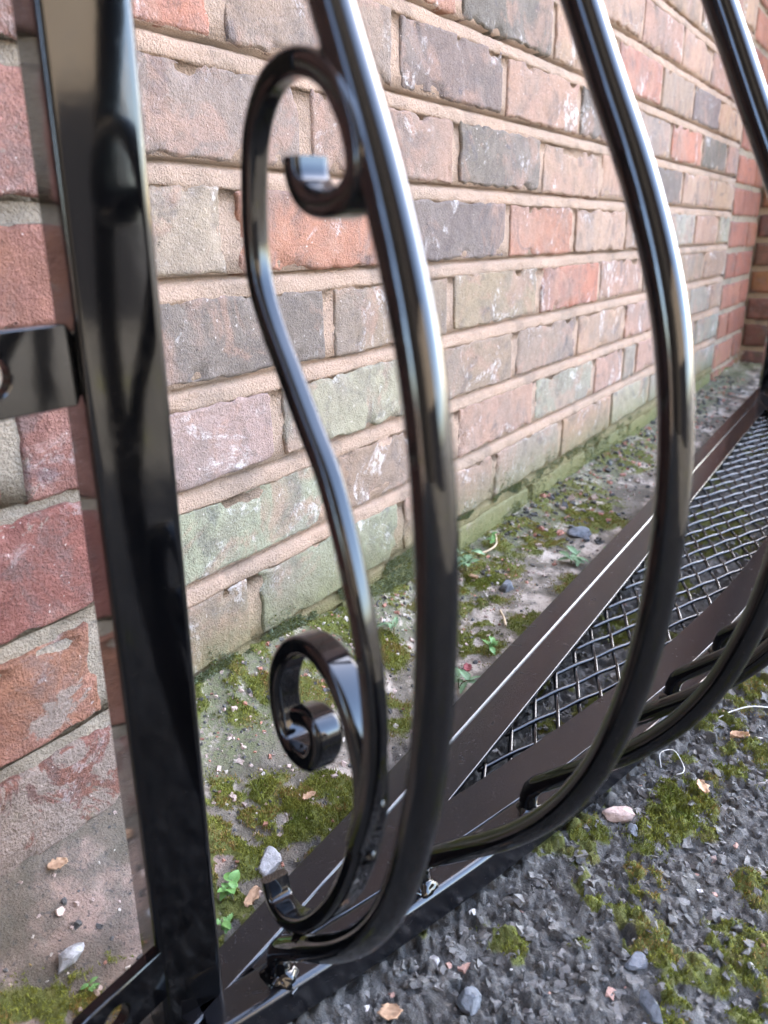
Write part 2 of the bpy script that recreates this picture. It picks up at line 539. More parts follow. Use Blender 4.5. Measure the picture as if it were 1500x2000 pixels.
ZB = lambda k: 0.505 - 0.075 * k       # bottom of course k
JOINTS = {
    -1: ([0.262, 0.31, 0.53, 0.755, 0.986, 1.222, 1.447, 1.658, 1.880, 2.120], 'LPRDPRLDP'),
    0: ([0.262, 0.426, 0.642, 0.859, 1.086, 1.312, 1.535, 1.765, 1.995, 2.120], 'RLDPDLRDP'),
    1: ([0.262, 0.513, 0.753, 0.969, 1.183, 1.410, 1.642, 1.870, 2.120], 'LPDPPDPP'),
    2: ([0.262, 0.422, 0.637, 0.879, 1.091, 1.315, 1.542, 1.776, 1.996, 2.120], 'LRDRKPSPG'),
    3: ([0.262, 0.533, 0.746, 0.982, 1.212, 1.440, 1.664, 1.894, 2.120], 'DBBRPBBP'),
    4: ([0.262, 0.459, 0.678, 0.913, 1.130, 1.355, 1.575, 1.799, 2.000, 2.120], 'LGBLPPGSP'),
    5: ([0.262, 0.530, 0.762, 0.984, 1.221, 1.366, 1.440, 1.660, 1.890, 2.120], 'NBPSPGPSS'),
    6: ([0.262, 0.417, 0.641, 0.863, 1.090, 1.320, 1.550, 1.792, 2.120], 'BNBGPGGS'),
    7: ([0.262, 0.53, 0.76, 0.985, 1.21, 1.435, 1.66, 1.885, 2.120], 'GNGBGBGG'),
}
rc = random.Random(5)
for k in range(-7, -1):
    off = 0.31 if k % 2 else 0.42
    xs = [0.262] + [off + 0.225 * i + rc.uniform(-0.006, 0.006) for i in range(0, 8)] + [2.120]
    xs = [x for x in xs if x <= 2.06] + [2.120]
    JOINTS[k] = (xs, ''.join(rc.choice('RPLDPPKL') for _ in range(len(xs) - 1)))

def upper_block(root, x0, x1, z0, z1, d=0.22):
    a, b = 0.024, d
    V = [(x0, a, -0.06), (x1, a, -0.06), (x1, b, -0.06), (x0, b, -0.06), (x0, a, z0 + 0.001), (x1, a, z0 + 0.001), (x1, b, z0 + 0.001), (x0, b, z0 + 0.001)]
    F = [(0, 1, 5, 4), (1, 2, 6, 5), (2, 3, 7, 6), (3, 0, 4, 7), (4, 5, 6, 7), (3, 2, 1, 0)]
    mesh_obj("wall_core", V, F, M_MORTAR_OLD, root, smooth=False)
    V = [(x0, 0.004, z0), (x1, 0.004, z0), (x1, d, z0), (x0, d, z0), (x0, 0.004, z1), (x1, 0.004, z1), (x1, d, z1), (x0, d, z1)]
    F = [(0, 1, 5, 4), (1, 2, 6, 5), (2, 3, 7, 6), (3, 0, 4, 7), (4, 5, 6, 7), (3, 2, 1, 0)]
    return mesh_obj("upper_brickwork", V, F, M_UPPER, root, smooth=False)

# repointed infill panel
wall = empty("brick_wall", (1.19, 0, 0))
tag(wall, "long weathered brick wall panel with sandy pink repointed mortar behind the black railing", "wall")
off = -1.19
courses = [(ZB(k), BH) for k in sorted(JOINTS, reverse=True)]
for k, (xs, ty) in JOINTS.items():
    for i in range(len(xs) - 1):
        x0, x1 = xs[i] + 0.0055, xs[i + 1] - 0.0055
        if x1 - x0 < 0.02: continue
        step = 0.0042 if xs[i] < 1.1 else 0.007
        if k < -2: step = 0.012
        make_brick(wall, x0 + off, x1 + off, ZB(k), BH, jitter(TYPES[ty[i]], k * 31 + i), M_BRICK, step, proud=0.0012, wear=1.35)
mortar_sheet(wall, 0.262 + off, 2.122 + off, courses, M_MORTAR, 0.004, True, 0.0012, seed=1)
upper_block(wall, 0.262 + off, 2.122 + off, ZB(-7) + 0.0755, 9.5)

# older pier that stands forward on the left
PY = -0.055
pier = empty("brick_pier", (-0.20, PY, 0))
tag(pier, "old red brick pier with crumbling grey mortar left of the square black post", "brick pier")
poff = 0.20
PB = [-0.035, 0.040, 0.107, 0.177, 0.250, 0.338, 0.397, 0.466]     # bottoms
PTOP = [0.034, 0.101, 0.170, 0.244, 0.331, 0.391, 0.459, 0.532]
for i in range(7):
    PB.append(0.540 + 0.075 * i); PTOP.append(0.540 + 0.075 * i + 0.063)
PJ = [0.08, 0.246, 0.235, 0.258, 0.200, 0.262, 0.180, 0.262]
PC = [(0.25, 0.15, 0.12), (0.23, 0.10, 0.08), (0.30, 0.135, 0.095), (0.25, 0.105, 0.082), (0.26, 0.118, 0.095), (0.31, 0.14, 0.105), (0.30, 0.14, 0.115), (0.28, 0.14, 0.12)]
for i in range(len(PB)):
    if i < 8: j0 = PJ[i]
    else: j0 = 0.262 if i % 2 else 0.15
    xs = [j0]
    while xs[-1] > -0.55: xs.append(xs[-1] - 0.225)
    xs = xs[::-1]
    if j0 < 0.24: xs.append(0.262)
    elif j0 < 0.262: xs[-1] = j0
    for q in range(len(xs) - 1):
        x0, x1 = xs[q] + 0.0048, xs[q + 1] - (0.0048 if xs[q + 1] < 0.261 else 0.0)
        c = PC[i] if i < 8 else (0.34, 0.15, 0.12)
        make_brick(pier, x0 + poff, x1 + poff, PB[i], PTOP[i] - PB[i], jitter(tuple(0.86 * e for e in c), i * 7 + q, 0.08), M_BRICK_OLD,
                   0.004 if xs[q + 1] > 0.1 else 0.012, proud=0.001, wear=1.5)
pcourses = [(PB[i], PTOP[i] - PB[i]) for i in range(len(PB))]
ms = mortar_sheet(pier, -0.62 + poff, 0.2625 + poff, pcourses, M_MORTAR_OLD, 0.004, False, 0.002, bed=0.0105, seed=60, rough=1.5)
pv = [(0.262 + poff, 0.002, -0.04), (0.262 + poff, 0.12, -0.04), (0.262 + poff, 0.12, 1.06), (0.262 + poff, 0.002, 1.06)]
mesh_obj("reveal", pv, [(0, 1, 2, 3)], M_MORTAR_OLD, pier, False)
upper_block(pier, -0.62 + poff, 0.262 + poff, PTOP[-1] + 0.012, 9.5)

# older red brickwork past the infill
oldw = empty("brick_wall", (2.30, -0.002, 0))
tag(oldw, "narrow strip of red brickwork past the pale repointed panel at the far end", "wall")
for k in range(-7, 8):
    xs = [2.124, 2.24, 2.47] if k % 2 else [2.124, 2.35, 2.47]
    for i in range(2):
        make_brick(oldw, xs[i] + 0.005 - 2.30, xs[i + 1] - 0.005 - 2.30, ZB(k) - 0.012, BH + 0.002, jitter((0.27, 0.115, 0.085), k * 13 + i, 0.2), M_BRICK_RED, 0.010, 0.001, 1.2)
mortar_sheet(oldw, 2.122 - 2.30, 2.50 - 2.30, [(ZB(k) - 0.012, BH + 0.002) for k in range(7, -8, -1)], M_MORTAR_OLD, 0.010, False, 0.0025, bed=0.011, seed=90)
upper_block(oldw, 2.122 - 2.30, 2.69 - 2.30, ZB(-7) + 0.066, 9.5)

# return wall at the far end, facing the camera
ret = empty("brick_wall", (2.472, 0.0, 0), math.radians(-90))
tag(ret, "dark mossy brick return wall closing the far right end", "wall")
for k in range(-7, 8):
    x = 0.004 if k % 2 else -0.108
    i = 0
    while x < 0.42:
        x0, x1 = max(x, 0.004), x + 0.217
        make_brick(ret, x0, x1, ZB(k) + 0.010, BH, jitter(random.Random(k * 17 + i).choice([(0.20, 0.085, 0.06), (0.13, 0.075, 0.06), (0.10, 0.065, 0.06), (0.24, 0.12, 0.065)]), k * 11 + i, 0.2), M_BRICK_RED, 0.012, 0.0, 1.3)
        x += 0.228; i += 1
mortar_sheet(ret, 0.0, 0.46, [(ZB(k) + 0.010, BH) for k in range(7, -8, -1)], M_MORTAR_OLD, 0.012, False, 0.004, bed=BED, seed=120)
upper_block(ret, 0.0, 0.46, ZB(-7) + 0.088, 9.5)

# ------------------------------------------------------------------ ground
MOSS_BLOBS = [  # x, y, rx, strength
    (0.275, -0.103, 0.045, 1), (0.314, -0.119, 0.040, 1), (0.346, -0.135, 0.030, .9), (0.42, -0.03, 0.05, .8), (0.36, -0.012, 0.04, .8),
    (0.50, -0.045, 0.045, .8), (0.52, -0.064, 0.030, .9), (0.65, -0.035, 0.06, 1), (0.75, -0.045, 0.055, 1), (0.70, -0.075, 0.035, .8), (0.87, -0.03, 0.07, 1),
    (0.88, -0.068, 0.035, 1), (0.99, -0.098, 0.05, 1), (0.59, -0.115, 0.035, .9), (1.05, -0.03, 0.09, .9), (1.30, -0.02, 0.09, .8), (0.66, -0.145, 0.03, .8), (0.45, -0.12, 0.03, .7), (0.78, -0.15, 0.03, .8),
    (0.125, -0.125, 0.03, .9), (0.16, -0.135, 0.02, .8), (0.19, -0.155, 0.02, .7), (0.411, -0.343, 0.019, 1), (0.477, -0.349, 0.027, 1), (0.450, -0.335, 0.022, 1), (0.385, -0.347, 0.017, 1), (0.334, -0.376, 0.013, .8), (0.559, -0.381, 0.03, 1), (0.507, -0.345, 0.028, 1),
    (0.416, -0.293, 0.010, 1), (0.344, -0.418, 0.018, 1), (0.418, -0.316, 0.012, 1), (0.665, -0.363, 0.04, .9), (0.60, -0.345, 0.02, .9), (0.305, -0.298, 0.007, .8), (0.36, -0.325, 0.008, .8), (0.35, -0.36, 0.010, .8),
    (0.325, -0.33, 0.008, .7), (0.31, -0.385, 0.012, .8), (0.38, -0.405, 0.018, .9), (0.43, -0.41, 0.02, .9), (0.295, -0.25, 0.006, .6),
    (1.10, -0.237, 0.06, .9), (0.99, -0.241, 0.055, .9), (0.846, -0.251, 0.03, .8), (1.009, -0.275, 0.05, .9), (1.265, -0.18, 0.06, .8), (0.52, -0.225, 0.018, .7), (0.62, -0.25, 0.02, .7), (0.70, -0.235, 0.03, .7),
]
def moss_mask(x, y):
    w = 0.014 * (fbm(x * 40, y * 40, 71, 4) - 0.5)
    w2 = 0.014 * (fbm(x * 40 + 50, y * 40, 72, 4) - 0.5)
    m = np.zeros_like(x)
    for bx, by, r, s in MOSS_BLOBS:
        d = np.hypot(x + w * 2 - bx, (y + w2 * 2 - by)) / r
        m = np.maximum(m, s * sstep(1.25, 0.55, d))
    m = np.maximum(m, 0.9 * sstep(0.66, 0.74, fbm(x * 14, y * 14, 77, 4)))
    m = m * sstep(0.36, 0.52, fbm(x * 75, y * 75, 81, 3))
    return m

def concrete_mask(x, y):
    edge = -0.150 + 0.05 * (fbm(x * 9, y * 9, 91, 4) - 0.5)
    m = sstep(edge - 0.012, edge + 0.012, y)
    return m

def base_height(x, y):
    h = 0.004 * (fbm(x * 5, y * 5, 201, 3) - 0.5)
    # debris banked against the wall foot
    F = 0.012 + 0.036 * sstep(0.72, 0.40, x)
    d = np.clip(-y / 0.12, 0, 1)
    h = h + np.where(x > 0.27, F * (1 - d) ** 1.6, 0)
    d2 = np.clip((PY - y) / 0.09, 0, 1)
    h = h + np.where(x <= 0.27, 0.044 * (1 - d2) ** 1.4, 0) * sstep(0.36, 0.24, x)
    d3 = np.hypot(np.maximum(x - 0.262, 0), np.minimum(y - PY, 0)) / 0.08
    h = np.where((x > 0.262), np.maximum(h, 0.034 * np.clip(1 - d3, 0, 1) ** 1.5), h)
    far = sstep(1.9, 2.4, x)
    h = h + far * 0.020 * fbm(x * 25, y * 25, 207, 3)
    return h

def asphalt_relief(x, y):
    sx = x * 125 + 1.2 * fbm(x * 60, y * 60, 301, 2); sy = y * 125 + 1.2 * fbm(x * 60, y * 60, 302, 2)
    ox, oy, f1, f2, cx, cy = cells(sx, sy, 310)
    r1 = _hash(cx, cy, 320); r2 = _hash(cx, cy, 321); r3 = _hash(cx, cy, 322)
    h = 0.0048 * r1 + 0.0046 * ((r2 - 0.5) * ox + (r3 - 0.5) * oy) * 2 - 0.0016 * sstep(0.22, 0.0, f2 - f1)
    ox, oy, f1b, f2b, cx2, cy2 = cells(x * 300, y * 300, 330)
    h = h + 0.0022 * _hash(cx2, cy2, 331) - 0.0006 * sstep(0.25, 0.0, f2b - f1b)
    return h, _hash(cx, cy, 340), _hash(cx2, cy2, 341)

def growing(a, b, s0, g):
    out = [a]; s = s0
    while (out[-1] < b) if b > a else (out[-1] > b):
        out.append(out[-1] + (s if b > a else -s)); s *= g
    return np.array(out)

xs = np.r_[growing(0.10, -60, 0.006, 1.12)[::-1][:-1], np.arange(0.10, 0.72, 0.0021), growing(0.72, 2.6, 0.0022, 1.006)[:-1], growing(2.6, 80, 0.02, 1.25)]
ys = np.r_[growing(-0.455, -60, 0.004, 1.12)[::-1][:-1], np.arange(-0.455, -0.0, 0.0021), np.array([0.004, 0.02, 0.05, 0.2]), growing(0.4, 60, 0.4, 1.6)]
GX, GY = np.meshgrid(xs, ys)
mm = moss_mask(GX, GY)
cc = concrete_mask(GX, GY)
ar, cell1, cell2 = asphalt_relief(GX, GY)
near = (np.abs(GX) < 4) & (np.abs(GY) < 3)
conc_rel = 0.0020 * (fbm(GX * 120, GY * 120, 401, 4) - 0.5) + 0.006 * (fbm(GX * 24, GY * 24, 402, 3) - 0.5)
H = base_height(GX, GY) + (1 - cc) * (ar - 0.0075) + cc * conc_rel
H = H + mm * (0.0030 * fbm(GX * 160, GY * 160, 411, 3) + 0.0015)
# bed under the tray stays below its frame
yf = -0.212 - 0.215 * (0.876 ** 2 - (1.08 - GX) ** 2) + 0.0245 * (GX - 0.204)
under = (GX > 0.13) & (GX < 2.05) & (GY < -0.16) & (GY > yf - 0.014)
H = np.where(under, np.minimum(H, 0.0035), H)
Vg = np.stack([GX, GY, H], -1).reshape(-1, 3)
dirt = sstep(0.42, 0.60, fbm(GX * 28, GY * 28, 421, 4))
pier_dirt = sstep(0.30, 0.24, GX) * sstep(-0.15, -0.11, GY)
zone = np.stack([mm, cc, dirt, np.ones_like(mm)], -1).reshape(-1, 4)
tint = np.stack([cell1, cell2, pier_dirt, np.ones_like(mm)], -1).reshape(-1, 4)

def mat_ground():
    m = N("yard_ground")
    P = m.pos()
    z = m.add("ShaderNodeVertexColor", layer_name="zone"); zs = m.add("ShaderNodeSeparateColor"); m.set(zs.inputs[0], z.outputs[0])
    t = m.add("ShaderNodeVertexColor", layer_name="tint"); ts = m.add("ShaderNodeSeparateColor"); m.set(ts.inputs[0], t.outputs[0])
    moss, conc, dirt = zs.outputs[0], zs.outputs[1], zs.outputs[2]
    fine = m.noise(P, 800, 4, 0.65)
    asp = m.mix(ts.outputs[0], (0.058, 0.055, 0.050), (0.140, 0.132, 0.119))
    asp = m.scale(asp, m.math('ADD', 0.7, m.math('MULTIPLY', ts.outputs[1], 0.6)))
    asp = m.mix(m.math('MULTIPLY', m.ramp(m.noise(P, 18, 4), 0.45, 0.65), 0.35), asp, (0.085, 0.075, 0.06))
    con = m.mix(m.ramp(m.noise(P, 17, 6, 0.7), 0.44, 0.56), (0.45, 0.375, 0.30), (0.16, 0.13, 0.095))
    con = m.mix(m.math('MULTIPLY', ts.outputs[2], 0.8), con, m.mix(m.ramp(m.noise(P, 36, 5, 0.65), 0.4, 0.6), (0.28, 0.185, 0.145), (0.115, 0.09, 0.07)))
    con = m.mix(m.math('MULTIPLY', dirt, 0.78), con, (0.085, 0.072, 0.050))
    yy = m.sep(P)[1]
    alg = m.math('MULTIPLY', m.ramp(m.math('ADD', m.noise(P, 20, 5, 0.7), m.ramp(yy, -0.12, -0.01)), 0.75, 1.15), m.ramp(m.noise(P, 190, 4, 0.7), 0.36, 0.55))
    con = m.mix(m.math('MULTIPLY', m.math('MULTIPLY', alg, m.math('SUBTRACT', 1.0, ts.outputs[2])), 0.8), con, (0.115, 0.125, 0.055))
    spk = m.ramp(m.noise(P, 260, 3, 0.6), 0.60, 0.66)
    con = m.mix(m.math('MULTIPLY', spk, 0.7), con, (0.06, 0.055, 0.05))
    c = m.mix(conc, asp, con)
    c = m.scale(c, m.math('ADD', 0.6, m.math('MULTIPLY', fine, 0.8)))
    mc = m.mix(m.noise(P, 130, 4), MOSS_A, MOSS_B)
    mc = m.mix(m.math('MULTIPLY', m.ramp(m.noise(P, 45, 3), 0.5, 0.7), 0.5), mc, (0.12, 0.085, 0.03))
    mc = m.scale(mc, m.math('ADD', 0.5, m.math('MULTIPLY', fine, 1.0)))
    c = m.mix(m.ramp(moss, 0.25, 0.6), c, mc)
    h = m.math('ADD', fine, m.noise(P, 300, 5, 0.7))
    return m.fin(c, 0.85, m.bump(h, 0.0022, 1.0), 0.3)
ground = fast_mesh("ground", Vg, grid_faces(len(xs), len(ys)), mat_ground(), None, True, {"zone": zone, "tint": tint})
tag(ground, kind="structure", label="rough dark asphalt and mossy concrete yard ground")

def ground_z(x, y):
    x = np.atleast_1d(np.asarray(x, float)); y = np.atleast_1d(np.asarray(y, float))
    i = np.clip(np.searchsorted(xs, x) - 1, 0, len(xs) - 2); j = np.clip(np.searchsorted(ys, y) - 1, 0, len(ys) - 2)
    fx = np.clip((x - xs[i]) / (xs[i + 1] - xs[i]), 0, 1); fy = np.clip((y - ys[j]) / (ys[j + 1] - ys[j]), 0, 1)
    return (H[j, i] * (1 - fx) + H[j, i + 1] * fx) * (1 - fy) + (H[j + 1, i] * (1 - fx) + H[j + 1, i + 1] * fx) * fy

# house across the yard behind the camera, only seen mirrored in the paint
def mat_opposite():
    m = N("opposite_house")
    P = m.pos(); z = m.sep(P)[2]
    up = m.mix(m.ramp(m.noise(P, 1.2, 4), 0.4, 0.6), (0.42, 0.355, 0.28), (0.36, 0.30, 0.235))
    c = m.mix(m.ramp(z, 0.80, 0.90), (0.03, 0.03, 0.035), up)
    c = m.mix(m.ramp(z, 1.9, 2.0), c, (0.028, 0.021, 0.019))
    return m.fin(c, 0.9)
OY, OH, OX = -3.3, 9.5, 0.15
wv = [(-2.6, OY, -0.05), (-2.6, -0.06, -0.05), (-2.6, -0.06, OH), (-2.6, OY, OH), (-5.5, OY, -0.05), (-5.5, -0.06, -0.05), (-5.5, -0.06, OH), (-5.5, OY, OH)]  # added block out of view, hides the left sky from the bars
wf = [(0, 1, 2, 3), (5, 4, 7, 6), (3, 2, 6, 7), (1, 5, 6, 2), (4, 0, 3, 7)]
tag(mesh_obj("sky_block", wv, wf, mat_plain("dark_sky_block", (0.02, 0.018, 0.017), (0.028, 0.024, 0.02), 0.9, 2), None, False), kind="structure", label="dark unseen block added to keep the left sky out of the reflections")
ov = [(-8, OY, -0.05), (OX, OY, -0.05), (OX, OY, OH), (-8, OY, OH), (-8, OY - 3, -0.05), (OX, OY - 3, -0.05), (OX, OY - 3, OH), (-8, OY - 3, OH)]
of = [(0, 1, 2, 3), (5, 4, 7, 6), (3, 2, 6, 7), (1, 5, 6, 2), (4, 0, 3, 7)]
tag(mesh_obj("house_opposite", ov, [f[::-1] for f in of], mat_opposite(), None, False), kind="structure", label="house wall across the yard, seen only mirrored in the paint")

# ------------------------------------------------------------------ railing
XL, XR, XC = 0.204, 1.956, 1.08
def bow_y(x): return -0.212 - 0.215 * (0.876 ** 2 - (XC - x) ** 2) + 0.0245 * (x - XL)
def bow_slope(x): return -0.43 * (XC - x) + 0.0245
def back_y(x): return -0.1855 + 0.0245 * (x - 0.2)
TOP = 0.025

rail = empty("balcony_railing", (1.05, -0.2, 0))
tag(rail, "glossy black wrought iron bow-fronted balcony railing standing on the ground by the wall", "railing")
RO = np.array([1.05, -0.2, 0.0])
def rel(P): return [tuple(np.asarray(q, float) - RO) for q in P]
def rail_part(name, V, F, mat=None, smooth=True, bevel_ang=None):
    o = mesh_obj(name, rel(V), F, mat or M_BLACK, rail, smooth)
    if bevel_ang:
        o.data.set_sharp_from_angle(angle=math.radians(70))
        add_bevel_normals(o)
    return o

# frame tubes of the tray
bx = np.linspace(0.160, 2.03, 40)
pb = np.stack([bx, back_y(bx), np.full_like(bx, TOP - 0.0125)], 1)
V, F = sweep(pb, rrect_sec(0.022, 0.025, 0.0020, 5), side=(0, 0, 1))
rail_part("back_rail", V, F, M_TRAY, True, 50)
fx = np.linspace(0.166, 1.985, 90)
pf = np.stack([fx, bow_y(fx), np.full_like(fx, TOP - 0.0125)], 1)
V, F = sweep(pf, rrect_sec(0.023, 0.025, 0.0042, 5), side=(0, 0, 1))
rail_part("front_rail", V, F, M_TRAY, True, 50)
# inner flats
fl = np.linspace(0.20, 2.0, 40)
pth = np.stack([fl, back_y(fl) - 0.011 - 0.0135, np.full_like(fl, 0.0208)], 1)
V, F = sweep(pth, rrect_sec(0.0285, 0.004, 0.0009, 2), side=(0, 0, 1))
rail_part("back_flat", V, F, M_TRAY, True, 50)
fl = np.linspace(0.22, 1.94, 80)
sl = bow_slope(fl); nl = np.stack([-sl, np.ones_like(sl)], 1); nl /= np.linalg.norm(nl, axis=1)[:, None]
def bow_off(x, d):
    s = bow_slope(x); n = np.array([-s, 1.0]); n /= np.linalg.norm(n)
    return np.array([x, bow_y(x)]) + n * d
pth = np.array([[*bow_off(x, 0.0115 + 0.0145), 0.0219] for x in fl])
V, F = sweep(pth, rrect_sec(0.0305, 0.004, 0.0009, 2), side=(0, 0, 1))
rail_part("front_flat", V, F, M_TRAY, True, 50)

# woven wire floor
d1 = np.array([0.0230, -0.0097]); d2 = np.array([0.0259, 0.0116]); org = np.array([0.8769, -0.2542])
fin = np.array([bow_off(x, 0.0115 + 0.026) for x in np.linspace(0.2, 1.96, 200)])
def inside(q): return (q[1] < back_y(q[0]) - 0.034) and (q[1] > np.interp(q[0], fin[:, 0], fin[:, 1])) and 0.33 < q[0] < 1.95
WV, WF = [], []
sec = circle_sec(0.0020, 6)
def add_wire(pts):
    V, F = sweep(pts, sec, side=None)
    o = len(WV)
    WV.extend([tuple(np.array(v) - RO) for v in V]); WF.extend([tuple(i + o for i in f) for f in F])
for fam in (0, 1):
    a, b = (d1, d2) if fam == 0 else (d2, d1)
    for j in range(-60, 61):
        run = []
        for q in range(-240, 241):
            t = q / 4.0
            P = org + a * t + b * j
            ok = inside(P)
            if ok:
                ph = math.cos(math.pi * (t + j)) * (1 if fam == 0 else -1)
                run.append((P[0], P[1], 0.0128 + (0.0006 if fam == 0 else 0.0011) * ph + (0.0007 if fam == 0 else -0.0006)))
            if (not ok or q == 240) and run:
                if len(run) > 4: add_wire(np.array(run))
                run = []
wm = mesh_obj("wire_mesh", WV, WF, M_WIRE, rail)
tag(wm, kind="stuff", label="black woven wire mesh floor of the railing")

# belly bars
prof = [(0, .020), (0, .030), (0.0008, .0385), (.005, .0465), (.014, .0555), (.033, .074), (.065, .105), (.090, .136), (.1075, .167), (.118, .197), (.126, .232), (.1297, .275), (.1285, .315), (.1215, .354), (.107, .392), (.0905, .424), (.078, .449), (.050, .505), (.024, .565), (.008, .625), (.0, .69), (0, .775)]
P2 = smooth_pts(catmull(prof, 110), 3, 12)
path = np.stack([P2[:, 0], np.zeros(len(P2)), P2[:, 1]], 1)
V, F = sweep(path, circle_sec(0.0059, 20), side=(0, 1, 0))
bar_me = None
def weld_mesh(seed, r=0.0085, h=0.005):
    bm = bmesh.new(); bmesh.ops.create_icosphere(bm, subdivisions=3, radius=1)
    rr = random.Random(seed)
    for v in bm.verts:
        a = math.atan2(v.co.y, v.co.x)
        n = float(fbm(np.array([v.co.x * 2.2 + seed]), np.array([v.co.y * 2.2 + v.co.z * 1.7]), 500 + seed, 3)[0])
        k = 0.68 + 0.75 * n + 0.10 * math.sin(5 * a + seed)
        v.co = Vector((v.co.x * r * k, v.co.y * r * k, max(-0.001, v.co.z * h * (0.6 + 0.9 * n))))
    me = bpy.data.meshes.new("weld"); bm.to_mesh(me); bm.free()
    me.polygons.foreach_set("use_smooth", [True] * len(me.polygons)); me.materials.append(M_BLACK)
    return me
welds = [weld_mesh(s) for s in range(4)]
def arc_positions():
    xs_ = np.linspace(XL, XR, 4000); ds = np.r_[0, np.cumsum(np.hypot(np.diff(xs_), np.diff(bow_y(xs_))))]
    n = 20
    return np.interp(np.linspace(0, ds[-1], n), ds, xs_)
bxs = arc_positions()
bar_frames = []
for i, x in enumerate(bxs):
    s = bow_slope(x); out = np.array([s, -1.0]); out /= np.linalg.norm(out)
    if i == 0: out = np.array([-math.sin(math.radians(22)), -math.cos(math.radians(22))])
    th = math.atan2(out[1], out[0])
    if bar_me is None:
        o = mesh_obj("baluster", V, F, M_BLACK, rail); bar_me = o.data
    else:
        o = link(bpy.data.objects.new("baluster", bar_me), rail)
    o.location = (x - RO[0], float(bow_y(x)) - RO[1], 0); o.rotation_euler = (0, 0, th)
    bar_frames.append((x, float(bow_y(x)), th))
    w = link(bpy.data.objects.new("weld", welds[i % 4]), o)
    w.location = (0.001, 0, TOP - 0.0005); w.rotation_euler = (0, 0, i * 1.9)

# scrolls in the plane of the first belly bar
S_PTS = [[0.0724, 0.3998], [0.073, 0.3942], [0.0785, 0.3891], [0.0894, 0.3871], [0.0997, 0.3887], [0.1048, 0.3938], [0.104, 0.401], [0.0994, 0.4091], [0.0927, 0.416], [0.0833, 0.4205], [0.0709, 0.4222], [0.058, 0.419], [0.0478, 0.4094], [0.0436, 0.3961], [0.0417, 0.3818], [0.0428, 0.3667], [0.0499, 0.3531], [0.0599, 0.3401], [0.0707, 0.326], [0.0815, 0.3125], [0.0889, 0.2985], [0.0948, 0.2841], [0.0997, 0.2692], [0.1033, 0.2535], [0.1049, 0.2361], [0.1036, 0.22], [0.0991, 0.2007], [0.0914, 0.1798]]
C_PTS = [[0.0478, 0.2087], [0.0574, 0.2128], [0.0639, 0.2118], [0.0644, 0.2048], [0.0577, 0.1938], [0.0472, 0.1897], [0.0377, 0.1915], [0.0321, 0.2002], [0.031, 0.2114], [0.0358, 0.2254], [0.0475, 0.2385], [0.0609, 0.2444], [0.0726, 0.2436], [0.0818, 0.2385], [0.0885, 0.2304], [0.093, 0.2192], [0.0952, 0.2063], [0.093, 0.1899], [0.0858, 0.1673], [0.0744, 0.1431], [0.0579, 0.1178], [0.0396, 0.0964], [0.0217, 0.0826], [0.0084, 0.081], [0.0033, 0.0914]]
def scroll_width(f, which):
    if which == 0: return 0.0072 + 0.0045 * float(sstep(0.20, 0.04, np.array(f)))
    return 0.0118 + 0.0012 * float(sstep(0.85, 1.0, np.array(f)))
for which, pts in enumerate((S_PTS, C_PTS)):
    q = smooth_pts(catmull(pts, 220), 4)
    path = np.stack([q[:, 0], np.zeros(len(q)), q[:, 1]], 1)
    sec0 = rrect_sec(0.0072, 1.0, 0.0022, 5)
    V = []
    T = np.gradient(path, axis=0); T /= np.linalg.norm(T, axis=1)[:, None]
    for i in range(len(path)):
        w_ = scroll_width(i / (len(path) - 1), which)
        nn = np.cross((0, 1, 0), T[i])
        for (a_, c_) in rrect_sec(0.0074, w_, 0.0023, 4):
            V.append(path[i] + nn * a_ + np.array([-0.0014 if which == 0 else 0.0, c_ - 0.00625 + w_ / 2 - (0.0008 if which == 0 else 0.0), 0]))
    m_ = 20
    F = [(i * m_ + k, i * m_ + (k + 1) % m_, (i + 1) * m_ + (k + 1) % m_, (i + 1) * m_ + k) for i in range(len(path) - 1) for k in range(m_)]
    F.append(tuple(range(m_ - 1, -1, -1))); F.append(tuple((len(path) - 1) * m_ + k for k in range(m_)))
    o = mesh_obj("scroll", V, F, M_BLACK, rail)
    o.data.set_sharp_from_angle(angle=math.radians(70))
    add_bevel_normals(o)
    x, y, th = bar_frames[0]
    o.location = (x - RO[0], y - RO[1], 0); o.rotation_euler = (0, 0, th)
for (s_, z_) in ((0.0955, 0.200), (0.030, 0.0765), (0.0895, 0.174)):
    x, y, th = bar_frames[0]
    w = link(bpy.data.objects.new("weld", welds[1]), rail)
    w.location = (x + math.cos(th) * s_ - RO[0], y + math.sin(th) * s_ - RO[1], z_); w.scale = (0.5, 0.5, 0.7); w.rotation_euler = (0.5, 0.4, s_ * 50)

# end posts: square tube turned with the bow, leaning a touch
def make_post(cx, cy, ang, lean):
    sec = rrect_sec(0.0304, 0.0312, 0.0035, 5)
    t = np.array([math.cos(ang), -math.sin(ang)]); b = np.array([math.sin(ang), math.cos(ang)])
    V = []
    zs = [0.0, 0.2, 0.4, 0.6, 0.80]
    for z in zs:
        sh = lean * (z - 0.255)
        for (a, c) in sec:
            V.append((cx + t[0] * a + b[0] * c + sh[0], cy + t[1] * a + b[1] * c + sh[1], z))
    m = len(sec); F = []
    for i in range(len(zs) - 1):
        for k in range(m):
            k2 = (k + 1) % m
            F.append((i * m + k, i * m + k2, (i + 1) * m + k2, (i + 1) * m + k))
    F.append(tuple(range(m - 1, -1, -1))); F.append(tuple((len(zs) - 1) * m + k for k in range(m)))
    o = rail_part("post", V, F, M_POST, True, 60)
    return o
AP = math.radians(20)
make_post(0.1556 + 0.0152 * math.cos(AP) + 0.0157 * math.sin(AP), -0.1895 - 0.0152 * math.sin(AP) + 0.0157 * math.cos(AP), AP, np.array([0.0117, -0.0168]))
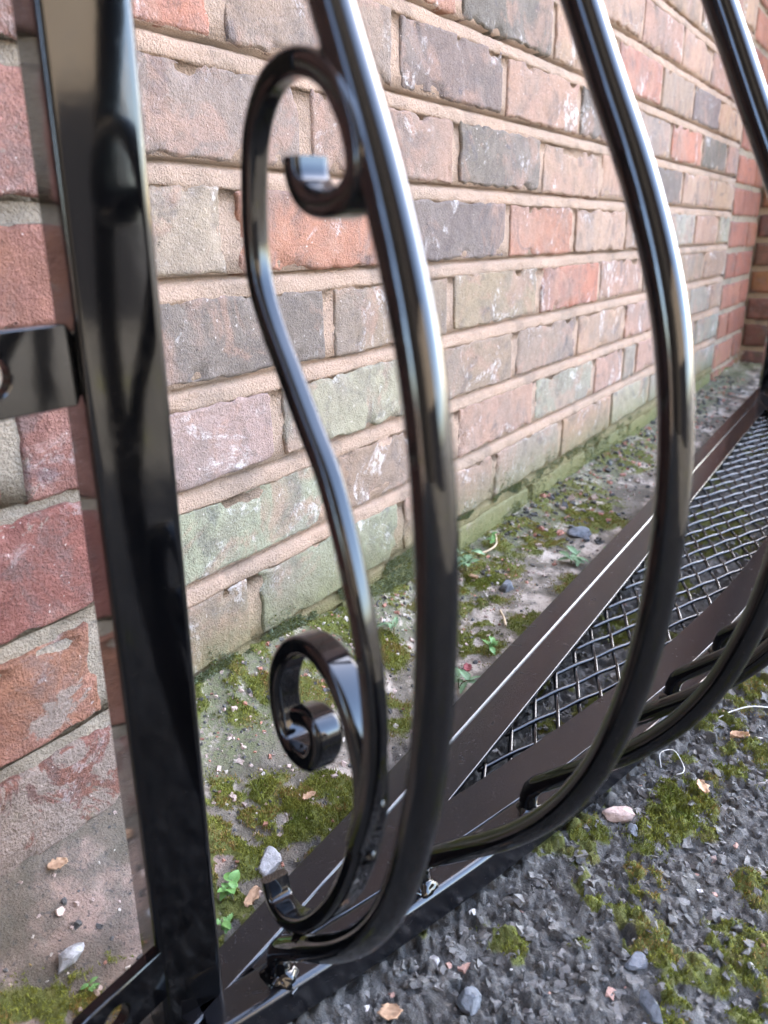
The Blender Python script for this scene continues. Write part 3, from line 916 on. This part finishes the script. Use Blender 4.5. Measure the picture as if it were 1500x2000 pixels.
make_post(2.015, -0.150, -AP, np.array([0.0, 0.0]))

# fixing lugs: flat plate with a bolt hole and rounded end
def lug(x_hole, x_end, y, z0, z1, name="fixing_lug", hole=0.0066, th=0.006, sgn=-1):
    zc = (z0 + z1) / 2; hh = (z1 - z0) / 2
    n = 28
    inner, outer = [], []
    x_far = x_hole + sgn * 0.017
    lo, hi = min(x_far, x_end), max(x_far, x_end)
    for k in range(n):
        a = 2 * math.pi * k / n
        inner.append((x_hole + hole * math.cos(a), zc + hole * math.sin(a)))
        dx, dz = math.cos(a), math.sin(a)
        tx = ((hi if dx > 0 else lo) - x_hole) / dx if abs(dx) > 1e-6 else 1e9
        tz = hh / abs(dz) if abs(dz) > 1e-6 else 1e9
        t_ = min(abs(tx), tz)
        outer.append((x_hole + dx * t_, zc + dz * t_))
    V = []
    for yy in (y, y + th):
        V += [(px, yy, pz) for px, pz in inner] + [(px, yy, pz) for px, pz in outer]
    F = []
    for k in range(n):
        k2 = (k + 1) % n
        F.append((k, k2, n + k2, n + k))
        F.append((2 * n + k2, 2 * n + k, 3 * n + k, 3 * n + k2))
        F.append((k2, k, 2 * n + k, 2 * n + k2))
        F.append((n + k, n + k2, 3 * n + k2, 3 * n + k))
    o = rail_part(name, V, F, M_POST, False)
    bv = o.modifiers.new("bevel", 'BEVEL'); bv.width = 0.0008; bv.segments = 2; bv.limit_method = 'ANGLE'
    return o
lug(0.1272, 0.160, -0.1865, 0.3255, 0.3535)
lug(0.1290, 0.160, -0.1865, 0.042, 0.0705)
lug(2.055, 2.01, -0.158, 0.3255, 0.3535, sgn=1)

# top rail that ties the bars together
tx = np.linspace(0.166, 1.985, 60)
pt = np.stack([tx, bow_y(tx), np.full_like(tx, 0.785)], 1)
V, F = sweep(pt, rrect_sec(0.032, 0.012, 0.003), side=(0, 0, 1))
rail_part("top_rail", V, F, M_BLACK, True, 50)

# ------------------------------------------------------------------ loose stone chips (uncountable)
ico = bmesh.new(); bmesh.ops.create_icosphere(ico, subdivisions=1, radius=1.0)
ICO_V = np.array([v.co[:] for v in ico.verts]); ICO_F = np.array([[v.index for v in f.verts] for f in ico.faces]); ico.free()
DOD = bmesh.new(); bmesh.ops.create_cube(DOD, size=1.6)
bmesh.ops.subdivide_edges(DOD, edges=DOD.edges[:], cuts=1); bmesh.ops.triangulate(DOD, faces=DOD.faces[:])
CUB_V = np.array([v.co[:] for v in DOD.verts]); CUB_F = np.array([[v.index for v in f.verts] for f in DOD.faces]); DOD.free()

def chips(name, label, xy, size, colors, sink=0.35, flat=(0.45, 0.8), mat=None):
    Vs, Fs, Cs = [], [], []
    o = 0
    zz = ground_z(xy[:, 0], xy[:, 1])
    for i in range(len(xy)):
        bv, bf = (CUB_V, CUB_F) if RNG.random() < 0.75 else (ICO_V, ICO_F)
        v = bv * (1 + 0.75 * (RNG.random(bv.shape) - 0.5))
        s = size[i] * np.array([1.0, RNG.uniform(0.55, 0.95), RNG.uniform(*flat)]) * 0.5
        v = v * s
        a, b_, c = RNG.uniform(0, 6.28), RNG.normal(0, 0.45), RNG.normal(0, 0.45)
        Rm = np.array(Matrix.Rotation(a, 3, 'Z') @ Matrix.Rotation(b_, 3, 'X') @ Matrix.Rotation(c, 3, 'Y'))
        v = v @ Rm.T
        v += np.array([xy[i, 0], xy[i, 1], zz[i] + s[2] * (1 - 2 * sink)])
        Vs.append(v); Fs.append(bf + o); o += len(v)
        Cs.append(np.tile([*colors[i], 1.0], (len(v), 1)))
    ob = fast_mesh(name, np.vstack(Vs), np.vstack(Fs), mat or M_CHIPS, None, False, {"tint": np.vstack(Cs)})
    tag(ob, kind="stuff", label=label)
    return ob

def stone_colors(n):
    g = RNG.uniform(0.058, 0.150, n)[:, None] * np.array([[1.08, 1.0, 0.90]])
    r = RNG.random(n)
    g[r > 0.988] = RNG.uniform(0.35, 0.6, ((r > 0.988).sum(), 1)) * np.array([[1, 0.93, 0.86]])
    m = (r > 0.978) & (r <= 0.988)
    g[m] = np.array([[0.36, 0.21, 0.16]]) * RNG.uniform(0.7, 1.3, (m.sum(), 1))
    return g
n = 6500
x = RNG.uniform(0.14, 0.80, n); y = RNG.uniform(-0.46, -0.20, n)
keep = (y < bow_y(x) - 0.017)
x, y = x[keep], y[keep]
sz = np.clip(RNG.lognormal(math.log(0.0042), 0.42, len(x)), 0.0018, 0.0105)
mk = moss_mask(x, y); keep = RNG.random(len(x)) > mk * 0.8
x, y, sz = x[keep], y[keep], sz[keep]
# stones seen through the wire floor
n2 = 2600
x2 = RNG.uniform(0.36, 1.6, n2); y2 = RNG.uniform(-0.36, -0.2, n2); k2 = y2 > bow_y(x2) + 0.03
x2, y2 = x2[k2], y2[k2]; s2 = np.clip(RNG.lognormal(math.log(0.006), 0.35, len(x2)), 0.003, 0.0095)
n3 = 500
x3 = RNG.uniform(0.8, 2.2, n3); y3 = RNG.uniform(-0.9, -0.2, n3); k3 = y3 < bow_y(x3) - 0.02
x3, y3 = x3[k3], y3[k3]; s3 = RNG.uniform(0.005, 0.014, len(x3))
X = np.r_[x, x2, x3]; Y = np.r_[y, y2, y3]; S = np.r_[sz, s2, s3]
chips("gravel", "grey angular stone chips loose on the asphalt", np.stack([X, Y], 1), S, stone_colors(len(X)), 0.74, (0.35, 0.6))
# grit on the concrete strip and wall foot
n = 3200
x = RNG.uniform(0.05, 1.7, n) ; y = -np.abs(RNG.normal(0, 0.075, n)) - 0.002
x = np.where(RNG.random(n) < 0.6, RNG.uniform(0.1, 0.8, n), x)
keep = (y > back_y(x) + 0.015) & ((x > 0.27) | ((y < PY - 0.004) & (RNG.random(n) < 0.4)))
x, y = x[keep], y[keep]
sz = np.clip(RNG.lognormal(math.log(0.0020), 0.5, len(x)), 0.0008, 0.006)
r = RNG.random((len(x), 1))
colr = np.where(r < 0.45, np.array([[0.07, 0.065, 0.06]]), np.where(r < 0.72, np.array([[0.40, 0.30, 0.25]]), np.where(r < 0.86, np.array([[0.42, 0.37, 0.31]]), np.array([[0.33, 0.15, 0.10]])))) * RNG.uniform(0.7, 1.2, (len(x), 1))
n = 1300
xe = RNG.uniform(0.85, 2.2, n); ye = -np.abs(RNG.normal(0, 0.07, n)) - 0.004
ke = ye > back_y(xe) + 0.015
xe, ye = xe[ke], ye[ke]
x = np.r_[x, xe]; y = np.r_[y, ye]; sz = np.r_[sz, np.clip(RNG.lognormal(math.log(0.0042), 0.5, len(xe)), 0.0015, 0.014)]
re_ = RNG.random((len(xe), 1))
colr = np.vstack([colr, np.where(re_ < 0.6, np.array([[0.05, 0.047, 0.042]]), np.where(re_ < 0.8, np.array([[0.26, 0.20, 0.16]]), np.array([[0.30, 0.13, 0.09]]))) * RNG.uniform(0.7, 1.3, (len(xe), 1))])
chips("grit", "fine grit and mortar crumbs along the foot of the wall", np.stack([x, y], 1), sz, colr, 0.42)

# ------------------------------------------------------------------ moss
def moss_blades():
    pts = []; nrm = []
    for bx_, by_, r_, s_ in MOSS_BLOBS:
        k = int(min(5200, 900 * (r_ / 0.02) ** 2 * (1.0 if bx_ < 0.75 else 0.5)))
        a = RNG.uniform(0, 2 * math.pi, k); d = r_ * 1.25 * np.sqrt(RNG.random(k))
        pts.append(np.stack([bx_ + d * np.cos(a), by_ + d * np.sin(a)], 1))
    # sparse elsewhere
    pts.append(np.stack([RNG.uniform(0.14, 0.8, 16000), RNG.uniform(-0.46, -0.0, 16000)], 1))
    p = np.vstack(pts)
    m = moss_mask(p[:, 0], p[:, 1])
    yb = bow_y(p[:, 0]); 
    tube = ((p[:, 1] > yb - 0.015) & (p[:, 1] < yb + 0.042)) | ((p[:, 1] < back_y(p[:, 0]) + 0.013) & (p[:, 1] > back_y(p[:, 0]) - 0.036))
    ok = (RNG.random(len(p)) < m) & ~(tube & (p[:, 0] > 0.14) & (p[:, 0] < 2.0)) & ~((p[:, 0] < 0.262) & (p[:, 1] > PY - 0.002)) & (p[:, 1] < -0.001)
    p = p[ok]
    z = ground_z(p[:, 0], p[:, 1])
    base = np.stack([p[:, 0], p[:, 1], z], 1)
    up = np.tile([0, 0, 1.0], (len(base), 1))
    # moss climbing the wall foot
    k = 42000
    wx = RNG.uniform(0.29, 1.5, k); wx = np.where(RNG.random(k) < .7, RNG.uniform(0.29, 0.95, k), wx)
    wz = np.abs(RNG.normal(0, 0.032, k))
    bed = RNG.random(k) < 0.30
    wz = np.where(bed, ZB(6) - 0.010 + RNG.uniform(-0.002, 0.010, k), wz)
    mk = fbm(wx * 20, wz * 30, 611, 4)
    okw = (mk > np.where(bed, 0.45, 0.46) + np.clip(wz - 0.03, 0, 1) * np.where(bed, 0.6, 4.5))
    wb = np.stack([wx, np.full(k, -0.0012), wz], 1)[okw]
    wu = np.tile([0, -0.75, 0.66], (len(wb), 1))
    base = np.vstack([base, wb]); up = np.vstack([up, wu])
    Vs, Fs, Cs = [], [], []
    nb = len(base); per = 3
    B = np.repeat(base, per, 0) + RNG.normal(0, 0.0007, (nb * per, 3)) * np.array([1, 1, 0.2])
    U = np.repeat(up, per, 0) + RNG.normal(0, 0.48, (nb * per, 3))
    U /= np.linalg.norm(U, axis=1)[:, None]
    L = RNG.uniform(0.0010, 0.0030, nb * per)
    side = np.cross(U, RNG.normal(0, 1, (nb * per, 3))); side /= np.linalg.norm(side, axis=1)[:, None]
    wdt = RNG.uniform(0.00022, 0.00042, nb * per)
    v0 = B - side * wdt[:, None] - U * 0.0006; v1 = B + side * wdt[:, None] - U * 0.0006
    v2 = B + U * (L * 0.6)[:, None] + side * (wdt * 0.8)[:, None]; v3 = B + U * L[:, None]
    V = np.stack([v0, v1, v2, v3], 1).reshape(-1, 3)
    idx = np.arange(nb * per) * 4
    F = np.vstack([np.stack([idx, idx + 1, idx + 2], 1), np.stack([idx, idx + 2, idx + 3], 1)])
    hue = fbm(B[:, 0] * 45, B[:, 1] * 45, 640, 3)[:, None]; rnd = RNG.random((nb * per, 1))
    c = np.array([[0.065, 0.090, 0.014]]) * (1 - hue) + np.array([[0.27, 0.25, 0.05]]) * hue
    c = np.where((hue > 0.60) & (rnd > 0.5), np.array([[0.20, 0.13, 0.045]]), c) * (0.6 + 0.8 * rnd)
    wallm = np.repeat(np.r_[np.zeros(len(base) - len(wb)), np.ones(len(wb))], per)[:, None]
    c = np.where((wallm > 0) & (rnd > 0.35), np.array([[0.17, 0.20, 0.13]]) * (0.6 + 0.7 * rnd), c)
    C4 = np.concatenate([c, np.ones_like(rnd)], 1)
    ob = fast_mesh("moss", V, F, M_MOSS, None, False, {"tint": np.repeat(C4, 4, 0)})
    tag(ob, kind="stuff", label="short green and yellow moss growing on the ground and wall foot")
moss_blades()

# ------------------------------------------------------------------ weeds
M_LEAF = mat_plain("fresh_weed_leaf", (0.09, 0.20, 0.045), (0.14, 0.27, 0.075), 0.5, 150, 0.4)
M_LEAF2 = mat_plain("pale_weed_leaf", (0.11, 0.19, 0.085), (0.17, 0.24, 0.13), 0.6, 150, 0.3)
M_STEM = mat_plain("weed_stem", (0.12, 0.15, 0.06), (0.16, 0.10, 0.06), 0.6, 150)
def leaf_mesh(name, L, W, lobes, mat, curl=0.25):
    n = 11; V = []; F = []
    for i in range(n):
        t = i / (n - 1)
        if lobes == 0: w = W * math.sin(math.pi * min(1, t ** 0.75 * 1.0)) ** 0.7 if 0 < t < 1 else 0.0004
        else: w = W * (0.25 + 0.75 * math.sin(math.pi * t) ** 0.8) * (1.0 if i % 2 else 0.62) * (1 - 0.55 * t ** 4) if 0 < t < 1 else 0.0005
        z = curl * L * (t - t * t * 1.3)
        for k in (-1, -0.5, 0, 0.5, 1):
            V.append((L * t + (0.10 * L if lobes and abs(k) == 1 else 0) * t, w * k, z + abs(k) * w * 0.22))
    for i in range(n - 1):
        for k in range(4):
            a = i * 5 + k; F.append((a, a + 1, a + 6, a + 5))
    me = bpy.data.meshes.new(name); me.from_pydata(V, [], F); me.update()
    me.polygons.foreach_set("use_smooth", [True] * len(me.polygons)); me.materials.append(mat)
    return me
LEAF_ROUND = leaf_mesh("leaf", 0.0095, 0.0040, 0, M_LEAF)
LEAF_LOBED = leaf_mesh("leaf", 0.0150, 0.0048, 1, M_LEAF2)
LEAF_SMALL = leaf_mesh("leaf", 0.0075, 0.0026, 1, M_LEAF)
def weed(x, y, label, leaf, n, h, spread, seed, scale=1.0):
    z = float(ground_z(x, y)[0])
    root = empty("weed", (x, y, z))
    tag(root, label, "weed", "weeds growing at the wall foot")
    r = random.Random(seed)
    ns = max(2, n // 4)
    tips = []
    SV, SF = [], []
    for s in range(ns):
        a = r.uniform(0, 6.28); d = spread * r.uniform(0.15, 0.8)
        tip = np.array([d * math.cos(a), d * math.sin(a), h * r.uniform(0.5, 1.0)])
        q = catmull([(0, 0, -0.002), (tip[0] * 0.3, tip[1] * 0.3, tip[2] * 0.6), tip], 8)
        V, F = sweep(q, circle_sec(0.0005, 5), side=None)
        o = len(SV); SV += V; SF += [tuple(i + o for i in f) for f in F]
        tips.append(tip)
    mesh_obj("stem", SV, SF, M_STEM, root)
    for i in range(n):
        tip = tips[i % ns]; f = r.uniform(0.55, 1.0)
        o = link(bpy.data.objects.new("leaf", leaf), root)
        o.location = (tip[0] * f, tip[1] * f, tip[2] * f)
        o.rotation_euler = (r.uniform(-0.4, 0.4), r.uniform(-0.55, 0.35), r.uniform(0, 6.28))
        sc = scale * r.uniform(0.65, 1.1); o.scale = (sc, sc, sc)
weed(0.238, -0.143, "bright green round-leaved weed right beside the square black post", LEAF_ROUND, 11, 0.012, 0.010, 1, 0.85)
weed(0.221, -0.150, "tiny lobed seedling half hidden by the post next to a round-leaved weed", LEAF_SMALL, 6, 0.006, 0.006, 2, 1.0)
weed(0.728, -0.036, "tallest pale weed growing against the wall between moss and a dark stone", LEAF_LOBED, 15, 0.034, 0.022, 3, 1.0)
weed(0.835, -0.124, "leafy green rosette on pale concrete touching the middle of the back rail", LEAF_LOBED, 12, 0.012, 0.014, 4, 1.1)
weed(0.590, -0.136, "small weed at the back rail edge above a red fallen leaf", LEAF_SMALL, 8, 0.014, 0.010, 5, 1.3)
weed(0.520, -0.142, "clump of green weed by the back rail right of the first belly bar", LEAF_LOBED, 11, 0.014, 0.014, 6, 0.9)
weed(0.548, -0.054, "pale green weed seen between the scroll and the first belly bar", LEAF_LOBED, 10, 0.018, 0.012, 7, 0.95)
weed(0.151, -0.128, "tiny yellow-green seedling on the ledge above the lower fixing lug", LEAF_SMALL, 7, 0.004, 0.005, 8, 0.7)
weed(0.905, -0.146, "little weed furthest along the back rail beside the flat slate", LEAF_SMALL, 8, 0.010, 0.010, 9, 1.2)
weed(0.815, -0.030, "sparse sprig beside the dry twig at the wall foot", LEAF_SMALL, 7, 0.014, 0.010, 10, 1.2)

# ------------------------------------------------------------------ single stones, leaves, twigs, strings
M_SLATE = mat_plain("slate_stone", (0.075, 0.080, 0.088), (0.13, 0.135, 0.145), 0.7, 130, 0.35, 0.0015)
M_PINKST = mat_plain("pink_mortar_lump", (0.42, 0.31, 0.26), (0.30, 0.22, 0.19), 0.9, 160, 0.2, 0.002)
M_PALEST = mat_plain("pale_grey_lump", (0.34, 0.33, 0.32), (0.22, 0.21, 0.20), 0.9, 160, 0.2, 0.002)
def stone(x, y, label, mat, sx, sy, sz, rz, seed, sink=0.25, group="loose single stones"):
    bm = bmesh.new(); bmesh.ops.create_icosphere(bm, subdivisions=3, radius=1)
    r = random.Random(seed)
    planes = [Vector((r.gauss(0, 1), r.gauss(0, 1), r.gauss(0, 1))).normalized() for _ in range(11)]
    dist = [r.uniform(0.55, 0.85) for _ in planes]
    for v in bm.verts:
        for pl, d in zip(planes, dist):
            e = v.co.dot(pl) - d
            if e > 0: v.co -= pl * e
        n = float(fbm(np.array([v.co.x * 3 + seed]), np.array([v.co.y * 3 + v.co.z * 2]), 700 + seed, 3)[0])
        v.co *= 0.9 + 0.25 * n
        v.co = Vector((v.co.x * sx, v.co.y * sy, v.co.z * sz))
    me = bpy.data.meshes.new("stone"); bm.to_mesh(me); bm.free(); me.materials.append(mat)
    o = link(bpy.data.objects.new("stone", me))
    o.location = (x, y, float(ground_z(x, y)[0]) + sz * (0.8 - 2 * sink)); o.rotation_euler = (0, 0, rz)
    tag(o, label, "stone", group)
    return o
stone(0.727, -0.089, "dark squarish stone on moss below the tall wall-foot weed", M_SLATE, 0.011, 0.010, 0.009, 0.4, 1)
stone(0.930, -0.097, "flat dark slate piece lying on the pale concrete strip", M_SLATE, 0.022, 0.013, 0.007, -0.5, 2)
stone(0.917, -0.112, "small dark pebble next to the flat slate piece", M_SLATE, 0.006, 0.005, 0.005, 0.8, 3)
stone(0.273, -0.140, "pale grey flaky lump at the back rail near the lower scroll end", M_PALEST, 0.012, 0.008, 0.005, 0.7, 4)
stone(0.443, -0.313, "long pinkish mortar lump on the gravel at the front rail", M_PINKST, 0.013, 0.006, 0.006, -0.85, 5)
stone(0.432, -0.325, "small grey stone touching the end of the pink mortar lump", M_SLATE, 0.005, 0.0045, 0.005, 0.2, 6)
stone(0.153, -0.106, "whitish grey lump on the mossy ledge at bottom left", M_PALEST, 0.010, 0.006, 0.005, 0.3, 7)
stone(0.262, -0.291, "large grey stone at the bottom edge of the gravel", M_SLATE, 0.0085, 0.007, 0.0065, 0.5, 8)
stone(0.335, -0.357, "dark angular stone below the thick moss clump", M_SLATE, 0.0085, 0.0055, 0.006, -0.6, 10)
stone(0.310, -0.372, "long dark stone near the bottom right moss", M_SLATE, 0.0095, 0.0045, 0.006, 0.9, 11)
stone(0.300, -0.372, "white pebble beside the long dark stone", M_PALEST, 0.0035, 0.003, 0.003, 0.1, 13)
stone(0.442, -0.375, "small pink oval pebble above the grey dried moss", M_PINKST, 0.0042, 0.003, 0.003, 0.1, 14)

M_DRY = mat_plain("dry_leaf", (0.42, 0.27, 0.16), (0.33, 0.20, 0.12), 0.75, 110, 0.2)
M_DRYRED = mat_plain("red_dry_leaf", (0.22, 0.05, 0.05), (0.15, 0.05, 0.04), 0.7, 110, 0.3)
M_STRAW = mat_plain("straw_twig", (0.50, 0.38, 0.24), (0.40, 0.29, 0.18), 0.8, 150)
M_STRING = mat_plain("white_string", (0.62, 0.60, 0.55), (0.50, 0.47, 0.42), 0.7, 300)
def dead_leaf(x, y, label, L, W, rz, seed, mat, curl=0.3):
    r = random.Random(seed); n = 12; V = []; F = []
    for i in range(n):
        t = i / (n - 1); w = W * (math.sin(math.pi * (0.06 + 0.88 * t)) ** 0.6) * (0.85 + 0.3 * r.random())
        for k in range(-3, 4):
            q = k / 3
            V.append((L * (t - 0.5), w * q + 0.001 * r.uniform(-1, 1), 0.002 + curl * W * q * q + 0.25 * L * (t - 0.5) ** 2 * curl + 0.0006 * r.random()))
    for i in range(n - 1):
        for k in range(6):
            a = i * 7 + k; F.append((a, a + 1, a + 8, a + 7))
    o = mesh_obj("dead_leaf", V, F, mat)
    so = o.modifiers.new("thick", 'SOLIDIFY'); so.thickness = 0.0003
    o.location = (x, y, float(ground_z(x, y)[0]) + 0.0012); o.rotation_euler = (r.uniform(-0.2, 0.2), r.uniform(-0.2, 0.2), rz)
    return tag(o, label, "leaf", "dead leaves on the ground")
dead_leaf(0.497, -0.354, "tan leaf scrap on the moss right of the front rail", 0.012, 0.004, 0.6, 1, M_DRY)
dead_leaf(0.582, -0.364, "curled brown leaf by the white string", 0.015, 0.004, -1.0, 2, M_DRY, 0.9)
dead_leaf(0.176, -0.068, "tan leaf on the pinkish ledge below the old pier", 0.011, 0.0045, -0.4, 3, M_DRY)
dead_leaf(0.246, -0.151, "narrow brown leaf right of the round-leaved weed", 0.014, 0.0035, 0.1, 4, M_DRY)
dead_leaf(0.232, -0.262, "pale tan leaf at the bottom edge below the front rail", 0.010, 0.006, 0.4, 5, M_DRY, 0.15)
dead_leaf(0.548, -0.135, "small dark red fallen leaf by the back rail", 0.010, 0.004, 0.3, 6, M_DRYRED)
dead_leaf(0.330, -0.127, "light tan scrap on the moss left of the back rail", 0.010, 0.0035, -0.2, 7, M_DRY)
dead_leaf(0.715, -0.052, "withered cream leaf under the tall wall-foot weed", 0.014, 0.0045, 1.2, 8, M_DRY, 0.6)
def strand(name, pts, rad, mat, label, cat):
    pts = np.array(pts, float)
    z = ground_z(pts[:, 0], pts[:, 1]) + pts[:, 2]
    c = np.stack([pts[:, 0], pts[:, 1], z], 1)
    q = catmull(c - c[0], 40)
    V, F = sweep(q, circle_sec(rad, 6), side=None)
    o = mesh_obj(name, V, F, mat); o.location = tuple(c[0])
    return tag(o, label, cat)
strand("twig", [(0.775, -0.026, .004), (0.79, -0.033, .005), (0.81, -0.034, .006), (0.83, -0.022, .012)], 0.0013, M_STRAW, "dry forked straw-coloured twig on moss at the wall foot", "twig")
strand("twig", [(0.668, -0.110, .004), (0.655, -0.120, .004), (0.640, -0.130, .003)], 0.0013, M_STRAW, "short dry twig lying on the concrete between two moss patches", "twig")
strand("string", [(0.601, -0.344, .002), (0.612, -0.352, .004), (0.625, -0.365, .005), (0.640, -0.385, .004), (0.66, -0.41, .003)], 0.00055, M_STRING, "white string running off the right edge over the gravel", "string")
strand("string", [(0.512, -0.322, .002), (0.523, -0.318, .004), (0.530, -0.326, .004), (0.520, -0.336, .003), (0.511, -0.338, .003), (0.508, -0.334, .003)], 0.00035, M_STRING, "curled pale thread on the gravel by the front rail", "thread")
